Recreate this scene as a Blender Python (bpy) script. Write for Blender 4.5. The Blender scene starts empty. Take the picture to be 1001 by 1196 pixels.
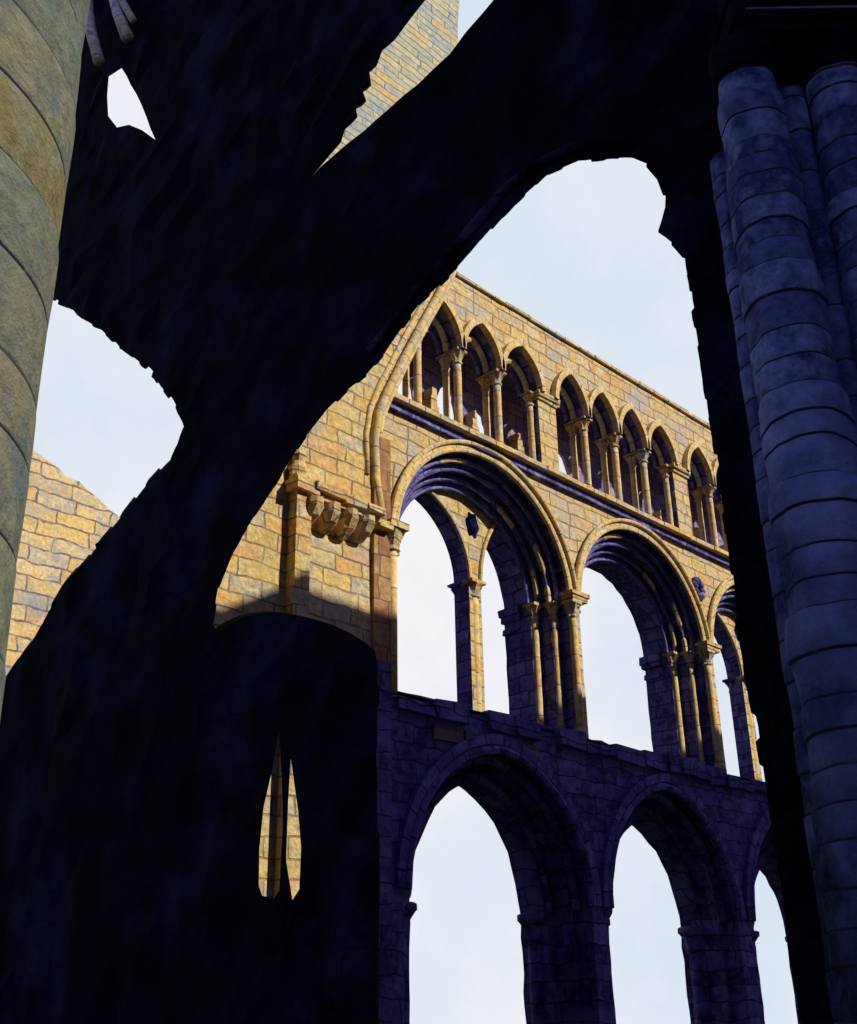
import bpy, bmesh, math, random
from mathutils import Vector, Matrix, noise
from mathutils.geometry import delaunay_2d_cdt
random.seed(7)
scene = bpy.context.scene
COL = scene.collection
PI = math.pi

# ------------------------------------------------------------------ camera data
F = 1333.0; PW, PH = 1001.0, 1196.0
PITCH = math.atan(605 / F); HEAD = math.radians(44.6); ROLL = math.radians(1.0); EYE = 1.6
SUN = Vector((.5, -1, .72)).normalized()        # towards the sun

# ------------------------------------------------------------------ materials
def nodes(name):
    m = bpy.data.materials.new(name); m.use_nodes = True
    nt = m.node_tree; nt.nodes.clear()
    return m, nt, (lambda t, **k: mk(nt, t, k))
def mk(nt, t, k):
    n = nt.nodes.new(t)
    for a, v in k.items(): setattr(n, a, v)
    return n
def ramp(n, stops, interp='LINEAR'):
    cr = n.color_ramp; cr.interpolation = interp
    while len(cr.elements) > 1: cr.elements.remove(cr.elements[-1])
    cr.elements[0].position = stops[0][0]; cr.elements[0].color = (*stops[0][1], 1)
    for p, c in stops[1:]:
        e = cr.elements.new(p); e.color = (*c, 1)

GOLD = [(0, (.62, .43, .15)), (.16, (.72, .54, .24)), (.30, (.56, .47, .27)), (.44, (.76, .52, .18)),
        (.56, (.66, .46, .17)), (.66, (.45, .42, .33)), (.78, (.72, .57, .28)), (.92, (.70, .38, .13)), (1, (.66, .48, .2))]
PALE = [(0, (.40, .38, .24)), (.2, (.30, .33, .26)), (.4, (.50, .43, .24)), (.6, (.27, .31, .28)),
        (.8, (.46, .42, .26)), (.9, (.48, .36, .16))]
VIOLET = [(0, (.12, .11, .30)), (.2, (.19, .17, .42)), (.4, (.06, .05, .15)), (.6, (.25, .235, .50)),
          (.8, (.05, .045, .13)), (.9, (.15, .14, .36))]  # purple shade put into the stone colour of soffits and reveals
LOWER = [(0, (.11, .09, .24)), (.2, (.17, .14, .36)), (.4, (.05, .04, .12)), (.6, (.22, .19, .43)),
         (.8, (.05, .042, .12)), (.9, (.14, .11, .31))]  # lower storey's stone recoloured with the purple shade that lies on it
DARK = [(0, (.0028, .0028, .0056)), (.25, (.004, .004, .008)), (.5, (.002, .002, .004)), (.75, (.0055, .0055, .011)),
        (.9, (.003, .003, .007))]  # shade of the backlit arch put into its stone as near-black colour
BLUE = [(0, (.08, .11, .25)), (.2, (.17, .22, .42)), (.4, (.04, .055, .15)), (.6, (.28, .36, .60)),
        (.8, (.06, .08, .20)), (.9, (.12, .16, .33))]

def stone(name, pal, bw=.72, bh=.34, mortar=(.10, .09, .10), msize=.018, blotch=None, blotch_amt=.35,
          uv=False, bump=.6, lichen=.3, foot_shade=None, wob=.07, rough=.9, turn=False, fine=1.0):
    m, nt, N = nodes(name); L = nt.links.new
    tc = N('ShaderNodeTexCoord')
    geo = N('ShaderNodeNewGeometry')
    if uv:
        base = tc.outputs['UV']
    else:
        sp = N('ShaderNodeSeparateXYZ'); L(geo.outputs['Position'], sp.inputs[0])
        ad = N('ShaderNodeMath', operation='ADD'); L(sp.outputs[0], ad.inputs[0]); L(sp.outputs[1], ad.inputs[1])
        cb = N('ShaderNodeCombineXYZ'); L(ad.outputs[0], cb.inputs[0]); L(sp.outputs[2], cb.inputs[1])
        base = cb.outputs[0]
    nz = N('ShaderNodeTexNoise'); nz.inputs['Scale'].default_value = 1.7; nz.inputs['Detail'].default_value = 3
    L(geo.outputs['Position'], nz.inputs['Vector'])
    sub = N('ShaderNodeVectorMath', operation='SUBTRACT'); L(nz.outputs['Color'], sub.inputs[0]); sub.inputs[1].default_value = (.5, .5, .5)
    sc = N('ShaderNodeVectorMath', operation='SCALE'); L(sub.outputs[0], sc.inputs[0]); sc.inputs['Scale'].default_value = wob * 2.2
    a2 = N('ShaderNodeVectorMath', operation='ADD'); L(base, a2.inputs[0]); L(sc.outputs[0], a2.inputs[1])
    br = N('ShaderNodeTexBrick'); L(a2.outputs[0], br.inputs['Vector'])
    br.offset = .43; br.squash = 1.35; br.squash_frequency = 3; br.offset_frequency = 2
    br.inputs['Color1'].default_value = (0, 0, 0, 1); br.inputs['Color2'].default_value = (1, 1, 1, 1)
    br.inputs['Mortar'].default_value = (.5, .5, .5, 1)
    br.inputs['Scale'].default_value = 1; br.inputs['Mortar Size'].default_value = msize
    br.inputs['Mortar Smooth'].default_value = .35
    br.inputs['Brick Width'].default_value = bw; br.inputs['Row Height'].default_value = bh
    # noise inside every stone moves its colour along the palette
    n2 = N('ShaderNodeTexNoise'); n2.inputs['Scale'].default_value = 2.6 * fine; n2.inputs['Detail'].default_value = 6; n2.inputs['Roughness'].default_value = .65
    L(geo.outputs['Position'], n2.inputs['Vector'])
    mx = N('ShaderNodeMath', operation='MULTIPLY_ADD'); L(n2.outputs['Fac'], mx.inputs[0]); mx.inputs[1].default_value = 1.1; mx.inputs[2].default_value = -.55
    ad2 = N('ShaderNodeMath', operation='ADD'); L(br.outputs['Color'], ad2.inputs[0]); L(mx.outputs[0], ad2.inputs[1])
    pp = N('ShaderNodeMath', operation='PINGPONG'); L(ad2.outputs[0], pp.inputs[0]); pp.inputs[1].default_value = 1
    cr = N('ShaderNodeValToRGB'); ramp(cr, pal); L(pp.outputs[0], cr.inputs[0])
    # weather stains: value variation
    n3 = N('ShaderNodeTexNoise'); n3.inputs['Scale'].default_value = 9 * fine; n3.inputs['Detail'].default_value = 8; n3.inputs['Roughness'].default_value = .7
    L(geo.outputs['Position'], n3.inputs['Vector'])
    mr = N('ShaderNodeMapRange'); L(n3.outputs['Fac'], mr.inputs[0]); mr.inputs[1].default_value = .3; mr.inputs[2].default_value = .7
    mr.inputs[3].default_value = .62; mr.inputs[4].default_value = 1.25
    vm = N('ShaderNodeVectorMath', operation='SCALE'); L(cr.outputs[0], vm.inputs[0]); L(mr.outputs[0], vm.inputs['Scale'])
    last = vm.outputs[0]
    if blotch:
        n4 = N('ShaderNodeTexNoise'); n4.inputs['Scale'].default_value = .8; n4.inputs['Detail'].default_value = 7; n4.inputs['Roughness'].default_value = .6
        L(geo.outputs['Position'], n4.inputs['Vector'])
        r4 = N('ShaderNodeMapRange'); L(n4.outputs['Fac'], r4.inputs[0]); r4.inputs[1].default_value = .5; r4.inputs[2].default_value = .72
        r4.inputs[3].default_value = 0; r4.inputs[4].default_value = blotch_amt
        m4 = N('ShaderNodeMix', data_type='RGBA'); L(r4.outputs[0], m4.inputs['Factor']); L(last, m4.inputs[6]); m4.inputs[7].default_value = (*blotch, 1)
        last = m4.outputs[2]
    mm = N('ShaderNodeMix', data_type='RGBA'); L(last, mm.inputs[6]); mm.inputs[7].default_value = (*mortar, 1)
    mf = N('ShaderNodeMath', operation='MULTIPLY'); L(br.outputs['Fac'], mf.inputs[0]); 
    mfr = N('ShaderNodeMapRange'); L(n2.outputs['Fac'], mfr.inputs[0]); mfr.inputs[1].default_value = .35; mfr.inputs[2].default_value = .55
    mfr.inputs[3].default_value = .35; mfr.inputs[4].default_value = .95
    L(mfr.outputs[0], mf.inputs[1]); L(mf.outputs[0], mm.inputs['Factor'])
    fin = mm.outputs[2]
    if foot_shade:   # painted shade: pier colour darkened towards the foot, with a ragged edge
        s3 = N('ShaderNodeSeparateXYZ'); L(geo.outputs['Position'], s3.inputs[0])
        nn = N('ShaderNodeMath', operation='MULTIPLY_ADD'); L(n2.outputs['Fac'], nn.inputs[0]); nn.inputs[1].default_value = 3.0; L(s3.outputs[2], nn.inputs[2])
        dm = N('ShaderNodeMapRange'); L(nn.outputs[0], dm.inputs[0]); dm.inputs[1].default_value = foot_shade[0] + 1.5; dm.inputs[2].default_value = foot_shade[1] + 1.5
        dm.inputs[3].default_value = foot_shade[2]; dm.inputs[4].default_value = 1
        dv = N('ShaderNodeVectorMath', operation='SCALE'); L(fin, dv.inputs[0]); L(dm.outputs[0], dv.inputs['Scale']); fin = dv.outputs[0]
    bs = N('ShaderNodeBsdfPrincipled'); L(fin, bs.inputs['Base Color']); bs.inputs['Roughness'].default_value = rough
    bs.inputs['Specular IOR Level'].default_value = .04
    h = N('ShaderNodeMath', operation='MULTIPLY_ADD'); L(br.outputs['Fac'], h.inputs[0]); h.inputs[1].default_value = -.8; 
    h2 = N('ShaderNodeMath', operation='MULTIPLY'); L(n3.outputs['Fac'], h2.inputs[0]); h2.inputs[1].default_value = 1.0
    L(h2.outputs[0], h.inputs[2])
    h3 = N('ShaderNodeMath', operation='MULTIPLY_ADD'); L(br.outputs['Color'], h3.inputs[0]); h3.inputs[1].default_value = .35; L(h.outputs[0], h3.inputs[2])
    bp = N('ShaderNodeBump'); bp.inputs['Strength'].default_value = bump; bp.inputs['Distance'].default_value = .05
    L(h3.outputs[0], bp.inputs['Height']); L(bp.outputs[0], bs.inputs['Normal'])
    out = N('ShaderNodeOutputMaterial'); L(bs.outputs[0], out.inputs[0])
    return m

M = {}
M['gold'] = stone('golden_ashlar', GOLD, blotch=(.40, .39, .42), blotch_amt=.6, mortar=(.22, .17, .13), msize=.018, wob=.07, bump=1.1, bw=.62, bh=.30)
M['gold_fine'] = stone('golden_voussoir', GOLD, uv=True, bw=.30, bh=1.2, msize=.014, mortar=(.10, .08, .10), wob=.02, bump=.35)
M['shaft'] = stone('golden_shaft', GOLD, uv=True, bw=9, bh=.62, msize=.012, mortar=(.12, .10, .11), wob=.02, bump=.25)
M['red'] = stone('red_quoin', [(0, (.42, .20, .08)), (.3, (.34, .16, .07)), (.6, (.48, .30, .12)), (.9, (.30, .15, .08))], bw=.5, bh=.42)
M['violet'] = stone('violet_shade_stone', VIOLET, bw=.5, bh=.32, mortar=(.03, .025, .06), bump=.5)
M['violet_uv'] = stone('violet_shade_soffit', VIOLET, uv=True, bw=.42, bh=.35, mortar=(.03, .025, .06), bump=.5, wob=.03)
M['lower'] = stone('shade_lower_stone', LOWER, wob=.13, bump=1.2, msize=.014, mortar=(.03, .024, .06), blotch=(.30, .27, .56), blotch_amt=.8)
M['lower_uv'] = stone('shade_lower_voussoir', LOWER, uv=True, bw=.38, bh=.5, mortar=(.015, .012, .03), wob=.03)
M['dark'] = stone('shade_dark_stone', DARK, mortar=(.002, .002, .005), blotch=(.026, .030, .075), blotch_amt=.55, bump=.8, wob=.3, fine=.8, msize=.007)
M['blue'] = stone('blue_grey_drum_stone', BLUE, uv=True, bw=9, bh=20, msize=.0, blotch=(.36, .44, .74), blotch_amt=1.0, bump=1.6, fine=1.25, foot_shade=(2.6, 5.2, .3))
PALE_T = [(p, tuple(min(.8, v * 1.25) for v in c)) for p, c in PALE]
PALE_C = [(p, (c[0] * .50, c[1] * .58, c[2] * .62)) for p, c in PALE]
M['pale'] = stone('pale_tower_stone', PALE_T, bw=1.1, bh=.21, mortar=(.12, .12, .13), blotch=(.30, .36, .36), blotch_amt=.7)
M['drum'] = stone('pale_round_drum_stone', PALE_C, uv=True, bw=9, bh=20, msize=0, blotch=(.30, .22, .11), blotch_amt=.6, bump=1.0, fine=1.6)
M['joint'] = stone('drum_joint', [(0, (.03, .03, .05)), (1, (.05, .05, .07))], bump=.1)

# ------------------------------------------------------------------ object helpers
def setp(o, label=None, cat=None, group=None, kind=None):
    if label: o['label'] = label
    if cat: o['category'] = cat
    if group: o['group'] = group
    if kind: o['kind'] = kind
def thing(name, loc, label, cat, group=None):
    o = bpy.data.objects.new(name, None); COL.objects.link(o); o.location = loc
    o.empty_display_size = .3
    setp(o, label, cat, group); return o
def wloc(o):
    v = Vector((0, 0, 0))
    while o is not None: v += o.location; o = o.parent
    return v
def obj(name, mb, mat, parent=None, smooth=False, label=None):
    me = bpy.data.meshes.new(name)
    off = wloc(parent) if parent else Vector((0, 0, 0))
    me.from_pydata([tuple(Vector(v) - off) for v in mb.v], [], mb.f)
    if mb.uv:
        ul = me.uv_layers.new(name='UVMap')
        for p in me.polygons:
            src = mb.fuv[p.index]
            for k, li in enumerate(p.loop_indices):
                ul.data[li].uv = src[k] if src else (0, 0)
    mats = mat if isinstance(mat, (list, tuple)) else [mat]
    for q in mats: me.materials.append(q)
    if len(mats) > 1:
        for p in me.polygons: p.material_index = mb.mi[p.index]
    me.validate(clean_customdata=False)
    bm = bmesh.new(); bm.from_mesh(me)
    bmesh.ops.recalc_face_normals(bm, faces=bm.faces[:]); bm.to_mesh(me); bm.free()
    if smooth:
        for p in me.polygons: p.use_smooth = True
    o = bpy.data.objects.new(name, me); COL.objects.link(o); o.parent = parent
    if label: o['label'] = label
    return o

class MB:
    def __init__(s): s.v = []; s.f = []; s.fuv = []; s.mi = []; s.uv = False; s.cur = 0
    def face(s, idx, uv=None):
        s.f.append(tuple(idx)); s.fuv.append(uv); s.mi.append(s.cur)
        if uv: s.uv = True
    def box(s, x0, x1, y0, y1, z0, z1, j=0):
        b = len(s.v)
        for x, y, z in ((x0,y0,z0),(x1,y0,z0),(x1,y1,z0),(x0,y1,z0),(x0,y0,z1),(x1,y0,z1),(x1,y1,z1),(x0,y1,z1)):
            s.v.append((x + random.uniform(-j, j), y + random.uniform(-j, j), z + random.uniform(-j, j)))
        for q in ((0,1,2,3),(4,5,6,7),(0,1,5,4),(1,2,6,5),(2,3,7,6),(3,0,4,7)): s.face([b + i for i in q])
    def lathe(s, cx, cy, prof, n=16, wob=0, leaf=None):
        """prof: list of (r, z); uv = (arc length, z)"""
        b = len(s.v)
        for ri, (r, z) in enumerate(prof):
            for k in range(n):
                a = 2 * PI * k / n
                lf = 1 + (leaf[ri] * (1 if k % 2 else -1) if leaf else 0)
                q = lf * r * (1 + wob * noise.noise((math.cos(a) * 2 + cx, math.sin(a) * 2 + cy, z * 2.2)))
                s.v.append((cx + q * math.cos(a), cy + q * math.sin(a), z))
        R = prof[0][0]
        for i in range(len(prof) - 1):
            for k in range(n):
                k2 = (k + 1) % n
                u0, u1 = 2 * PI * R * k / n, 2 * PI * R * (k + 1) / n
                s.face([b + i*n + k, b + i*n + k2, b + (i+1)*n + k2, b + (i+1)*n + k],
                       [(u0, prof[i][1]), (u1, prof[i][1]), (u1, prof[i+1][1]), (u0, prof[i+1][1])])
        s.face([b + k for k in range(n)][::-1], [(0, 0)] * n); s.face([b + (len(prof)-1)*n + k for k in range(n)], [(0, 0)] * n)
    def tube(s, pts, r, n=8, cap=True, wob=0):
        pts = [Vector(p) for p in pts]; b = len(s.v); L = 0; us = []
        for i, p in enumerate(pts):
            if i: L += (p - pts[i-1]).length
            us.append(L)
            t = (pts[min(i+1, len(pts)-1)] - pts[max(i-1, 0)]).normalized()
            ref = Vector((0, 1, 0)) if abs(t.y) < .9 else Vector((1, 0, 0))
            a = t.cross(ref).normalized(); c = t.cross(a)
            rr = r[i] if isinstance(r, (list, tuple)) else r
            for k in range(n):
                an = 2 * PI * k / n
                w = rr * (1 + (wob * noise.noise(p * 2.3 + Vector((k, 0, 0))) if wob else 0))
                s.v.append(tuple(p + a * w * math.cos(an) + c * w * math.sin(an)))
        for i in range(len(pts) - 1):
            for k in range(n):
                k2 = (k + 1) % n
                s.face([b+i*n+k, b+i*n+k2, b+(i+1)*n+k2, b+(i+1)*n+k],
                       [(us[i], k/n), (us[i], (k+1)/n), (us[i+1], (k+1)/n), (us[i+1], k/n)])
        if cap:
            s.face([b+k for k in range(n)], [(0, 0)] * n); s.face([b+(len(pts)-1)*n+k for k in range(n)], [(0, 0)] * n)
    def band(s, inner, outer, y0, y1):
        """flat ring between two poly-lines of equal length in XZ, from depth y0 to y1 (rectangular section)"""
        b = len(s.v); n = len(inner); L = 0; us = [0]
        for i in range(1, n):
            L += math.dist(outer[i], outer[i-1]); us.append(L)
        for i in range(n):
            for (q, y) in ((inner[i], y0), (outer[i], y0), (outer[i], y1), (inner[i], y1)): s.v.append((q[0], y, q[1]))
        w = math.dist(inner[n//2], outer[n//2]); d = y1 - y0
        vs = [0, w, w + d, 2*w + d, 2*w + 2*d]
        for i in range(n - 1):
            for k in range(4):
                k2 = (k + 1) % 4
                s.face([b+i*4+k, b+i*4+k2, b+(i+1)*4+k2, b+(i+1)*4+k],
                       [(us[i], vs[k]), (us[i], vs[k+1]), (us[i+1], vs[k+1]), (us[i+1], vs[k])])
        s.face([b, b+1, b+2, b+3], [(0, 0)]*4); s.face([b+(n-1)*4+k for k in range(4)], [(0, 0)]*4)
    def slab(s, outer, holes, d0, d1, axis='Y', backs=None, grid=0, relief=0, side_mat=None, outer_mat=None):
        """polygon (u,z) with holes, extruded along Y (u = X) or X (u = Y) from d0 (front) to d1"""
        def P(u, z, d): return (u, d, z) if axis == 'Y' else (d, u, z)
        loops = [outer] + holes
        bl = [outer] + (backs if backs else holes)
        for which, lp, d in ((0, loops, d0), (1, bl, d1)):
            verts = []; edges = []
            for l in lp:
                o = len(verts); verts += [Vector(p) for p in l]
                edges += [(o + i, o + (i+1) % len(l)) for i in range(len(l))]
            if grid and which == 0:
                us = [p[0] for p in outer]; zs = [p[1] for p in outer]
                u = min(us) + grid
                while u < max(us):
                    z = min(zs) + grid
                    while z < max(zs):
                        q = (u + random.uniform(-.3, .3) * grid, z + random.uniform(-.3, .3) * grid)
                        if inside(q, outer) and not any(inside(q, h) for h in holes): verts.append(Vector(q))
                        z += grid
                    u += grid
            vo, eo, fo, _, _, _ = delaunay_2d_cdt(verts, edges, [], 0, 1e-5)
            b = len(s.v); bset = len(edges)
            for i, p in enumerate(vo):
                dd = d
                if relief and which == 0 and i >= bset:
                    dd = d + relief * noise.noise((p.x * 1.9, p.y * 1.9, d))
                s.v.append(P(p.x, p.y, dd))
            for t in fo:
                c = (sum(vo[i].x for i in t)/3, sum(vo[i].y for i in t)/3)
                if inside(c, outer) and not any(inside(c, h) for h in lp[1:]): s.face([b + i for i in t])
        keep = s.cur
        for li, (A, B) in enumerate(zip(loops, bl)):
            n = len(A); b = len(s.v)
            if side_mat is not None and li > 0: s.cur = side_mat
            if outer_mat is not None and li == 0: s.cur = outer_mat
            for p, q in zip(A, B): s.v.append(P(p[0], p[1], d0)); s.v.append(P(q[0], q[1], d1))
            for i in range(n):
                k = (i + 1) % n
                s.face([b+2*i, b+2*k, b+2*k+1, b+2*i+1])
            s.cur = keep
def inside(p, poly):
    x, y = p; r = False; n = len(poly); j = n - 1
    for i in range(n):
        xi, yi = poly[i][0], poly[i][1]; xj, yj = poly[j][0], poly[j][1]
        if (yi > y) != (yj > y) and x < (xj - xi) * (y - yi) / (yj - yi) + xi: r = not r
        j = i
    return r
def rough(poly, step=.25, amp=.03, closed=True, keep=()):
    """subdivide a loop and push the points about: the worn edge of old masonry, in stone-sized steps"""
    out = []; n = len(poly)
    for i in range(n if closed else n - 1):
        a = Vector(poly[i]); b = Vector(poly[(i+1) % n]); L = (b - a).length
        m = max(1, int(L / step)); t = (b - a).normalized() if L else Vector((1, 0)); nn = Vector((-t.y, t.x))
        for k in range(m):
            p = a + (b - a) * (k / m)
            if i in keep: out.append((p.x, p.y)); continue
            out.append(tuple(p + nn * random.uniform(-amp, amp) + t * random.uniform(-.2, .2) * min(step, L) * (k > 0)))
    return out
def blocky(poly, step=.3, amp=.04):
    """stone ends along a broken edge: each stone sits in or out of the line, with a short step between"""
    out = []; n = len(poly)
    for i in range(n):
        a = Vector(poly[i]); b = Vector(poly[(i+1) % n]); L = (b - a).length
        if L < 1e-6: continue
        m = max(1, round(L / step)); t = (b - a) / L; nn = Vector((-t.y, t.x))
        if min(a.y, b.y) < .1 or (L < .36 and max(a.y, b.y) < 6.4 and min(a.y, b.y) > 5): out.append((a.x, a.y)); continue
        for k in range(m):
            o = random.uniform(-amp, amp); g = .06 / m
            p = a + (b - a) * (k / m + g) + nn * o; q = a + (b - a) * ((k + 1) / m - g) + nn * (o + random.uniform(-.25, .25) * amp)
            out += [tuple(p), tuple((p + q) / 2 + nn * random.uniform(-.2, .2) * amp), tuple(q)]
    return out
def arc(cx, cz, r, a0, a1, n=24):
    return [(cx + r * math.cos(math.radians(a0 + (a1-a0)*i/n)), cz + r * math.sin(math.radians(a0 + (a1-a0)*i/n))) for i in range(n+1)]
def pointed(x0, x1, zs, za, n=10):
    """two-centred pointed arch from (x0,zs) over apex to (x1,zs), left to right"""
    w = (x1 - x0) / 2; h = za - zs; cx = (x0 + x1) / 2
    r = (w*w + h*h) / (2*w)                      # circle centred on springing line
    out = []
    a_end = math.atan2(h, cx - (x0 + r)) if True else 0
    for i in range(n + 1):
        a = PI + (a_end - PI) * i / n
        out.append((x0 + r + r * math.cos(a), zs + r * math.sin(a)))
    right = [(2*cx - p[0], p[1]) for p in out[:-1]][::-1]
    return out + right
def opening(path, z0):
    """closed hole: an arch path with its jambs down to z0"""
    return [(path[0][0], z0)] + path + [(path[-1][0], z0)]

# ================================================================== NAVE WALL (plane y = 14)
Y0 = 14.0
nave = thing('nave_wall', (18.6, Y0, 0), 'long sunlit golden nave wall of three arched storeys, shaded purple below', 'wall')
XL, XR = 12.9, 36.0
bays = [(15.87, 2.62), (21.2, 2.5), (26.45, 2.5), (31.7, 2.5)]

# --- ground-floor arcade (shaded)
lo = MB()
bayL = [(13.45, 18.45, 16.2), (18.92, 23.7, 21.75), (24.2, 28.6, 27.05), (29.5, 34.2, 32.2)]
def sillz(x): return 6.98 + .10 * noise.noise((x * 1.3, 3.1, 0)) + .05 * noise.noise((x * 5, 1, 0))
outer_loop = [(XL, 0), (XR, 0)] + [(XR - i * .33, sillz(XR - i * .33)) for i in range(int((XR - XL) / .33) + 1)] + [(XL, 6.98)]
o1 = []; o2 = []; o3 = []
for i, (x0, x1, c) in enumerate(bayL):
    dz = .14 * (i == 0); hw = 1.25 if i == 2 else 1.78; dz -= .42 * (i == 2)
    o1.append(rough(opening(pointed(x0, x1, 3.7, 6.35 + dz*.3), .05), .3, .025))
    o2.append(rough(opening(pointed(x0 + .42, x1 - .12, 3.65, 6.15), .05), .3, .025))
    o3.append(rough(opening(pointed(c - hw, c + hw, 3.55, 5.82 + dz), .05), .3, .035))
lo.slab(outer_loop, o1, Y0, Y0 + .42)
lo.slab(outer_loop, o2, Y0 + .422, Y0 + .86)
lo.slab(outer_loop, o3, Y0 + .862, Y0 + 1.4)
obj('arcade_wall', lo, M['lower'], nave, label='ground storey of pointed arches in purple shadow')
for i, (x0, x1, c) in enumerate(bayL):
    h = MB()
    inn = pointed(x0 - .02, x1 + .02, 3.7, 6.4, 14); out = pointed(x0 - .2, x1 + .2, 3.7, 6.6, 14)
    h.band(inn, out, Y0 - .10, Y0 + .02)
    p = pointed(x0 + .2, x1 - .06, 3.66, 6.24, 16); h.tube([(q[0], Y0 + .36, q[1]) for q in p], .11); h.tube([(q[0], Y0 - .04, q[1]) for q in pointed(x0 + .05, x1 - .05, 3.7, 6.32, 16)], .09, 8, wob=.3)
    p = pointed(c - (1.42 if i == 2 else 1.95), c + (1.42 if i == 2 else 1.95), 3.6, 5.6 if i == 2 else 6.0, 16); h.tube([(q[0], Y0 + .84, q[1]) for q in p], .085)
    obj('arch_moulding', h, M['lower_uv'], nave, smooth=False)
    # responds with capitals on both jambs
    hw = 1.25 if i == 2 else 1.78
    for (sx, sg) in ((c - hw, -1), (c + hw, 1)):
        q = MB()
        q.lathe(sx + sg * .06, Y0 + 1.1, [(.16, 0), (.16, 3.15)], 12)
        q2 = MB()
        q2.lathe(sx + sg * .02, Y0 + 1.1, [(.17, 3.12), (.20, 3.17), (.17, 3.22), (.20, 3.34), (.30, 3.48), (.33, 3.5), (.33, 3.6), (.28, 3.62)], 10, wob=.12)
        r = obj('respond', q, M['lower'], nave, smooth=True); obj('capital', q2, M['lower'], r, smooth=True)
    q = MB(); q.lathe(x0 - .03, Y0 + .22, [(.12, 0), (.12, 3.3)], 12); q2 = MB()
    q2.lathe(x0 + .02, Y0 + .22, [(.13, 3.3), (.2, 3.34), (.15, 3.42), (.27, 3.6), (.29, 3.72), (.2, 3.74)], 10, wob=.15)
    r = obj('respond', q, M['lower'], nave, smooth=True); obj('capital', q2, M['lower'], r, smooth=True)

# weathered sill course of the middle storey, broken in places
sc_ = MB()
x = XL + .4
while x < XR - .5:
    w = random.uniform(.5, 1.1)
    if random.random() < .8: sc_.box(x, x + w - .02, Y0 - .1 - random.uniform(0, .06), Y0 + .3, 6.58 + random.uniform(0, .1), 6.95 + random.uniform(-.09, .12), .04)
    x += w
obj('sill_course', sc_, M['lower'], nave)
br_ = MB()
for x, w in ((14.2, .75), (15.0, .6), (15.65, .9), (16.6, .5)): br_.box(x, x + w - .04, Y0 - .07, Y0 + .1, 6.28, 6.52, .02)
obj('brown_course', br_, stone('brown_course_stone', [(0, (.20, .13, .12)), (.5, (.26, .18, .15)), (1, (.14, .10, .12))]), nave, label='run of brown unworn blocks below the sill')

# --- middle storey (big round arches)
SP = 9.85
mid = MB()
mo = [(XL, 6.9), (XR, 6.9), (XR, 12.58), (XL, 12.58)]
def round_open(c, r, z0=6.8, ex=0, rise=1.0):
    a = arc(c, SP, r, 180, 0, 28)
    a = [(p[0], SP + (p[1]-SP)*rise) for p in a]
    return a
def base_open(path): 
    return [(path[0][0], 6.95)] + path + [(path[-1][0], 6.95)]
O1 = []; O2 = []; O3 = []
for (c, r) in bays:
    O1.append(rough(base_open(round_open(c, r - .04)), .4, .012))
    O2.append(rough(base_open(round_open(c, r - .30)), .4, .012))
    O3.append(rough(base_open(round_open(c, r - .58)), .3, .02))
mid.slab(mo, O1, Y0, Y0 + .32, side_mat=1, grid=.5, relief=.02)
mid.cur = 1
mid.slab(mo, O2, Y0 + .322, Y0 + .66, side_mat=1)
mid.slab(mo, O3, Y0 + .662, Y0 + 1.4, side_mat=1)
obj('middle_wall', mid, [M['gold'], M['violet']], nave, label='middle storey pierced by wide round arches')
for bi, (c, r) in enumerate(bays):
    h = MB()
    h.band(arc(c, SP, r - .02, 182, -2, 40), arc(c, SP, r + .13, 182, -2, 40), Y0 - .05, Y0 + .04)
    h.tube([(p[0], Y0 - .08, p[1]) for p in arc(c, SP, r + .11, 182, -2, 40)], .05, 8)
    h.tube([(p[0], Y0 - .01, p[1]) for p in arc(c, SP, r - .05, 180, 0, 40)], .055, 8)
    obj('hood_mould', h, M['gold_fine'], nave)
    for rr, yy, tr, a0, a1 in ((r - .19, .22, .05, 180, 0), (r - .34, .36, .045, 180, 0), (r - .47, .56, .05, 180, 0), (r - .62, .70, .04, 180, 0)):
        t = MB()
        t.tube([(p[0], Y0 + yy, p[1]) for p in arc(c, SP, rr, a0, a1, 40)], tr, 8, wob=.3)
        obj('arch_roll', t, M['violet_uv'], nave)
    # short lengths of roll coloured gold, as if catching the sun
    for (rr, yy, a0, a1) in ((r - .34, .345, 34, 16), (r - .34, .345, 10, -2), (r - .47, .545, 64, 46), (r - .47, .545, 22, 3), (r - .19, .21, 120, 96)):
        t = MB(); t.tube([(p[0], Y0 + yy, p[1]) for p in arc(c, SP, rr, a0, a1, 8)], [.02] + [.054] * 7 + [.02], 8, wob=.3)
        obj('sunlit_roll_sliver', t, M['gold_fine'], nave)
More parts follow.
